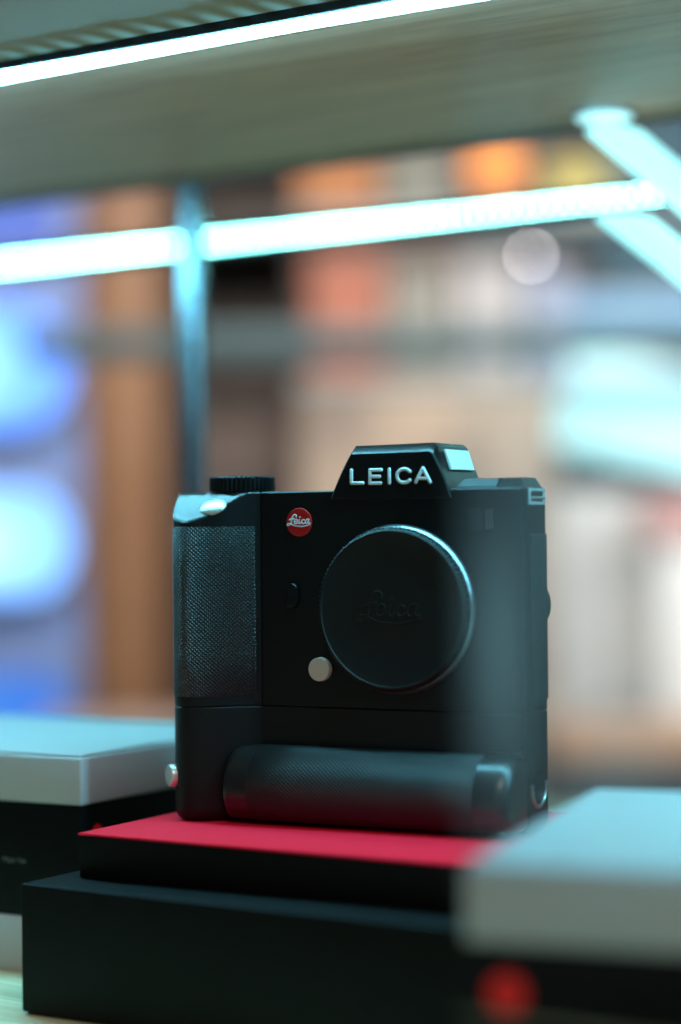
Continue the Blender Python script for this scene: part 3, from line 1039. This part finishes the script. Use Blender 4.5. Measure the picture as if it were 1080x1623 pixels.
Z1, Z2 = 0.3925, 0.6225
stock(-0.055, 0.055, Z2, 0.085, (0.36, 0.13, 0.03), 'orange brown carton above the reflected lights, left of a grey one')
stock(0.068, 0.155, Z2, 0.09, (0.16, 0.17, 0.14), 'grey green carton on the upper board beside the orange lamp')
stock(-0.04, 0.062, Z1, 0.17, (0.36, 0.11, 0.06), 'tall reddish carton on the lower board under the reflected lights')
stock(0.070, 0.155, Z1, 0.15, (0.22, 0.22, 0.19), 'dull grey carton on the lower board beside the reddish one')
stock(0.165, 0.25, Z1, 0.16, (0.46, 0.42, 0.42), 'pale pinkish grey carton on the lower board beside the dull grey one')
stock(0.262, 0.32, Z1, 0.15, (0.32, 0.35, 0.48), 'pale lilac carton at the right of the lower board')
stock(0.292, 0.375, Z2 - 0.045 + 0.045, 0.07, (0.55, 0.44, 0.10), 'yellow carton above the reflected lights, left of the slanted reflections')

ol = thing('orange_lamp', 'round orange glowing lamp on the upper shop shelf', 'lamp', (0.222, 2.90, Z2))
bm = bmesh.new()
bmesh.ops.create_uvsphere(bm, u_segments=24, v_segments=14, radius=0.040)
bmesh.ops.transform(bm, matrix=Matrix.Translation((0, 0, 0.062)), verts=bm.verts)
obj('globe', finish(bm, 'globe', 80), mat('orange_globe', (0.8, 0.3, 0.05), 0.4, emit=(1.0, 0.26, 0.04), estr=0.95), ol)
bm = bmesh.new()
loft_bm(bm, [[(r * math.cos(2 * math.pi * k / 20), r * math.sin(2 * math.pi * k / 20), z) for k in range(20)] for r, z in ((0.024, 0), (0.024, 0.006), (0.010, 0.012), (0.010, 0.024))])
obj('foot', finish(bm, 'foot'), M['dark_alu'], ol)

bl = thing('bare_bulb', 'small bare bulb seen as a pale disc under the reflected lights', 'bulb', (0.262, 2.82, 0.553))
bm = bmesh.new()
bmesh.ops.create_uvsphere(bm, u_segments=16, v_segments=10, radius=0.0030)
obj('glass_globe', finish(bm, 'glass_globe', 80), mat('bulb_glow', (1, 1, 1), 0.3, emit=(1.0, 0.86, 0.84), estr=38), bl)
bm = bmesh.new()
loft_bm(bm, [[(0.002 * math.cos(2 * math.pi * k / 12), 0.002 * math.sin(2 * math.pi * k / 12), z) for k in range(12)] for z in (0.0032, 0.034)])
obj('socket', finish(bm, 'socket'), M['dark_alu'], bl)

poster = thing('wall_poster', 'large beige pink poster board behind the camera', 'poster', (0.125, 2.83, -0.95))
pm = mat('poster_print', (0.4, 0.3, 0.26), 0.6)
b_ = pm.node_tree.nodes["Principled BSDF"]
tc, nz, cr = N(pm, "ShaderNodeTexCoord"), N(pm, "ShaderNodeTexNoise"), N(pm, "ShaderNodeValToRGB")
nz.inputs["Scale"].default_value = 6.5
nz.inputs["Detail"].default_value = 1.5
for pos, c in ((0.36, (0.20, 0.16, 0.13)), (0.6, (0.36, 0.28, 0.21))):
    e = cr.color_ramp.elements[0 if pos < .5 else 1]
    e.position, e.color = pos, (*c, 1)
L(pm, tc.outputs["Object"], nz.inputs["Vector"])
L(pm, nz.outputs["Fac"], cr.inputs["Fac"])
L(pm, cr.outputs["Color"], b_.inputs["Base Color"])
box('poster_panel', -0.18, 0.17, 0, 0.02, 0, 1.322, pm, poster, 0.002)
box('poster_foot', -0.10, 0.10, -0.06, -0.001, 0, 0.03, M['dark_alu'], poster, 0.002)

# right: backlit signs, white cabinet, pink carton
bs = thing('backlit_sign', 'blue backlit sign panel at the right above the cyan one', 'sign', (0.42, 2.95, 0.425))
box('sign_case', -0.105, 0.28, 0.012, 0.05, -0.004, 0.09, M['alu'], bs, 0.002)
box('sign_face', -0.10, 0.275, 0.0, 0.0115, 0, 0.086, mat('blue_sign_face', (0.1, 0.2, 0.3), 0.4, emit=(0.10, 0.34, 0.62), estr=0.75), bs, 0.002)
cs = thing('backlit_sign', 'bright cyan white backlit panel sloping down right of the camera', 'sign', (0.42, 2.93, 0.35))
sg = box('sign_face', -0.11, 0.28, 0.0, 0.0115, -0.075, 0.066, mat('cyan_sign_face', (0.3, 0.5, 0.5), 0.4, emit=(0.45, 0.88, 0.95), estr=1.15), cs, 0.002)
box('sign_case', -0.115, 0.285, 0.012, 0.05, -0.079, 0.07, M['alu'], cs, 0.002)
cs.rotation_euler = (0, R(12), 0)

wcab = thing('white_cabinet', 'tall white lit cabinet right of the camera', 'cabinet', (0.46, 3.0, -0.95))
wm = mat('white_lacquer', (0.74, 0.71, 0.69), 0.4)
box('carcass', -0.21, 0.34, 0.0, 0.3, 0.0, 1.185, wm, wcab, 0.004)
box('door', -0.205, 0.1115, -0.016, -0.001, 0.842, 1.18, wm, wcab, 0.003)
box('door', 0.1125, 0.335, -0.016, -0.001, 0.842, 1.18, wm, wcab, 0.003)
box('drawer', -0.205, 0.335, -0.016, -0.001, 0.02, 0.84, wm, wcab, 0.003)
box('handle', 0.07, 0.08, -0.026, -0.017, 0.96, 1.06, M['alu'], wcab, 0.002)
pk = stock(0.425, 0.53, 0.163, 0.065, (0.60, 0.32, 0.30), 'pink carton at the right edge in front of the white cabinet', y=2.88)
pst = thing('small_stand', 'slim white stand under the pink carton', 'stand', (0.478, 2.93, -0.95))
box('stand_top', -0.06, 0.06, -0.05, 0.05, 1.105, 1.1125, wm, pst, 0.002)
box('stand_column', -0.04, 0.04, -0.04, 0.04, 0.0, 1.1045, wm, pst, 0.002)
bench = thing('low_bench', 'low dark bench with a peach wooden top beyond the camera at the right', 'bench', (0.45, 2.80, -0.95))
box('bench_top', -0.17, 0.30, -0.05, 0.08, 0.826, 0.874, mat('peach_wood', (0.62, 0.36, 0.22), 0.5), bench, 0.004)
box('bench_front', -0.19, 0.31, -0.07, 0.08, 0.0, 0.825, mat('charcoal_laminate', (0.035, 0.036, 0.038), 0.5), bench, 0.004)
teal = thing('teal_panel', 'dark teal wall panel at the top right behind the slanted reflections', 'wall panel', (0.62, 3.3, -0.95))
box('panel', -0.20, 0.5, 0, 0.05, 0, 2.6, mat('teal_paint', (0.02, 0.10, 0.16), 0.5), teal, 0.003)
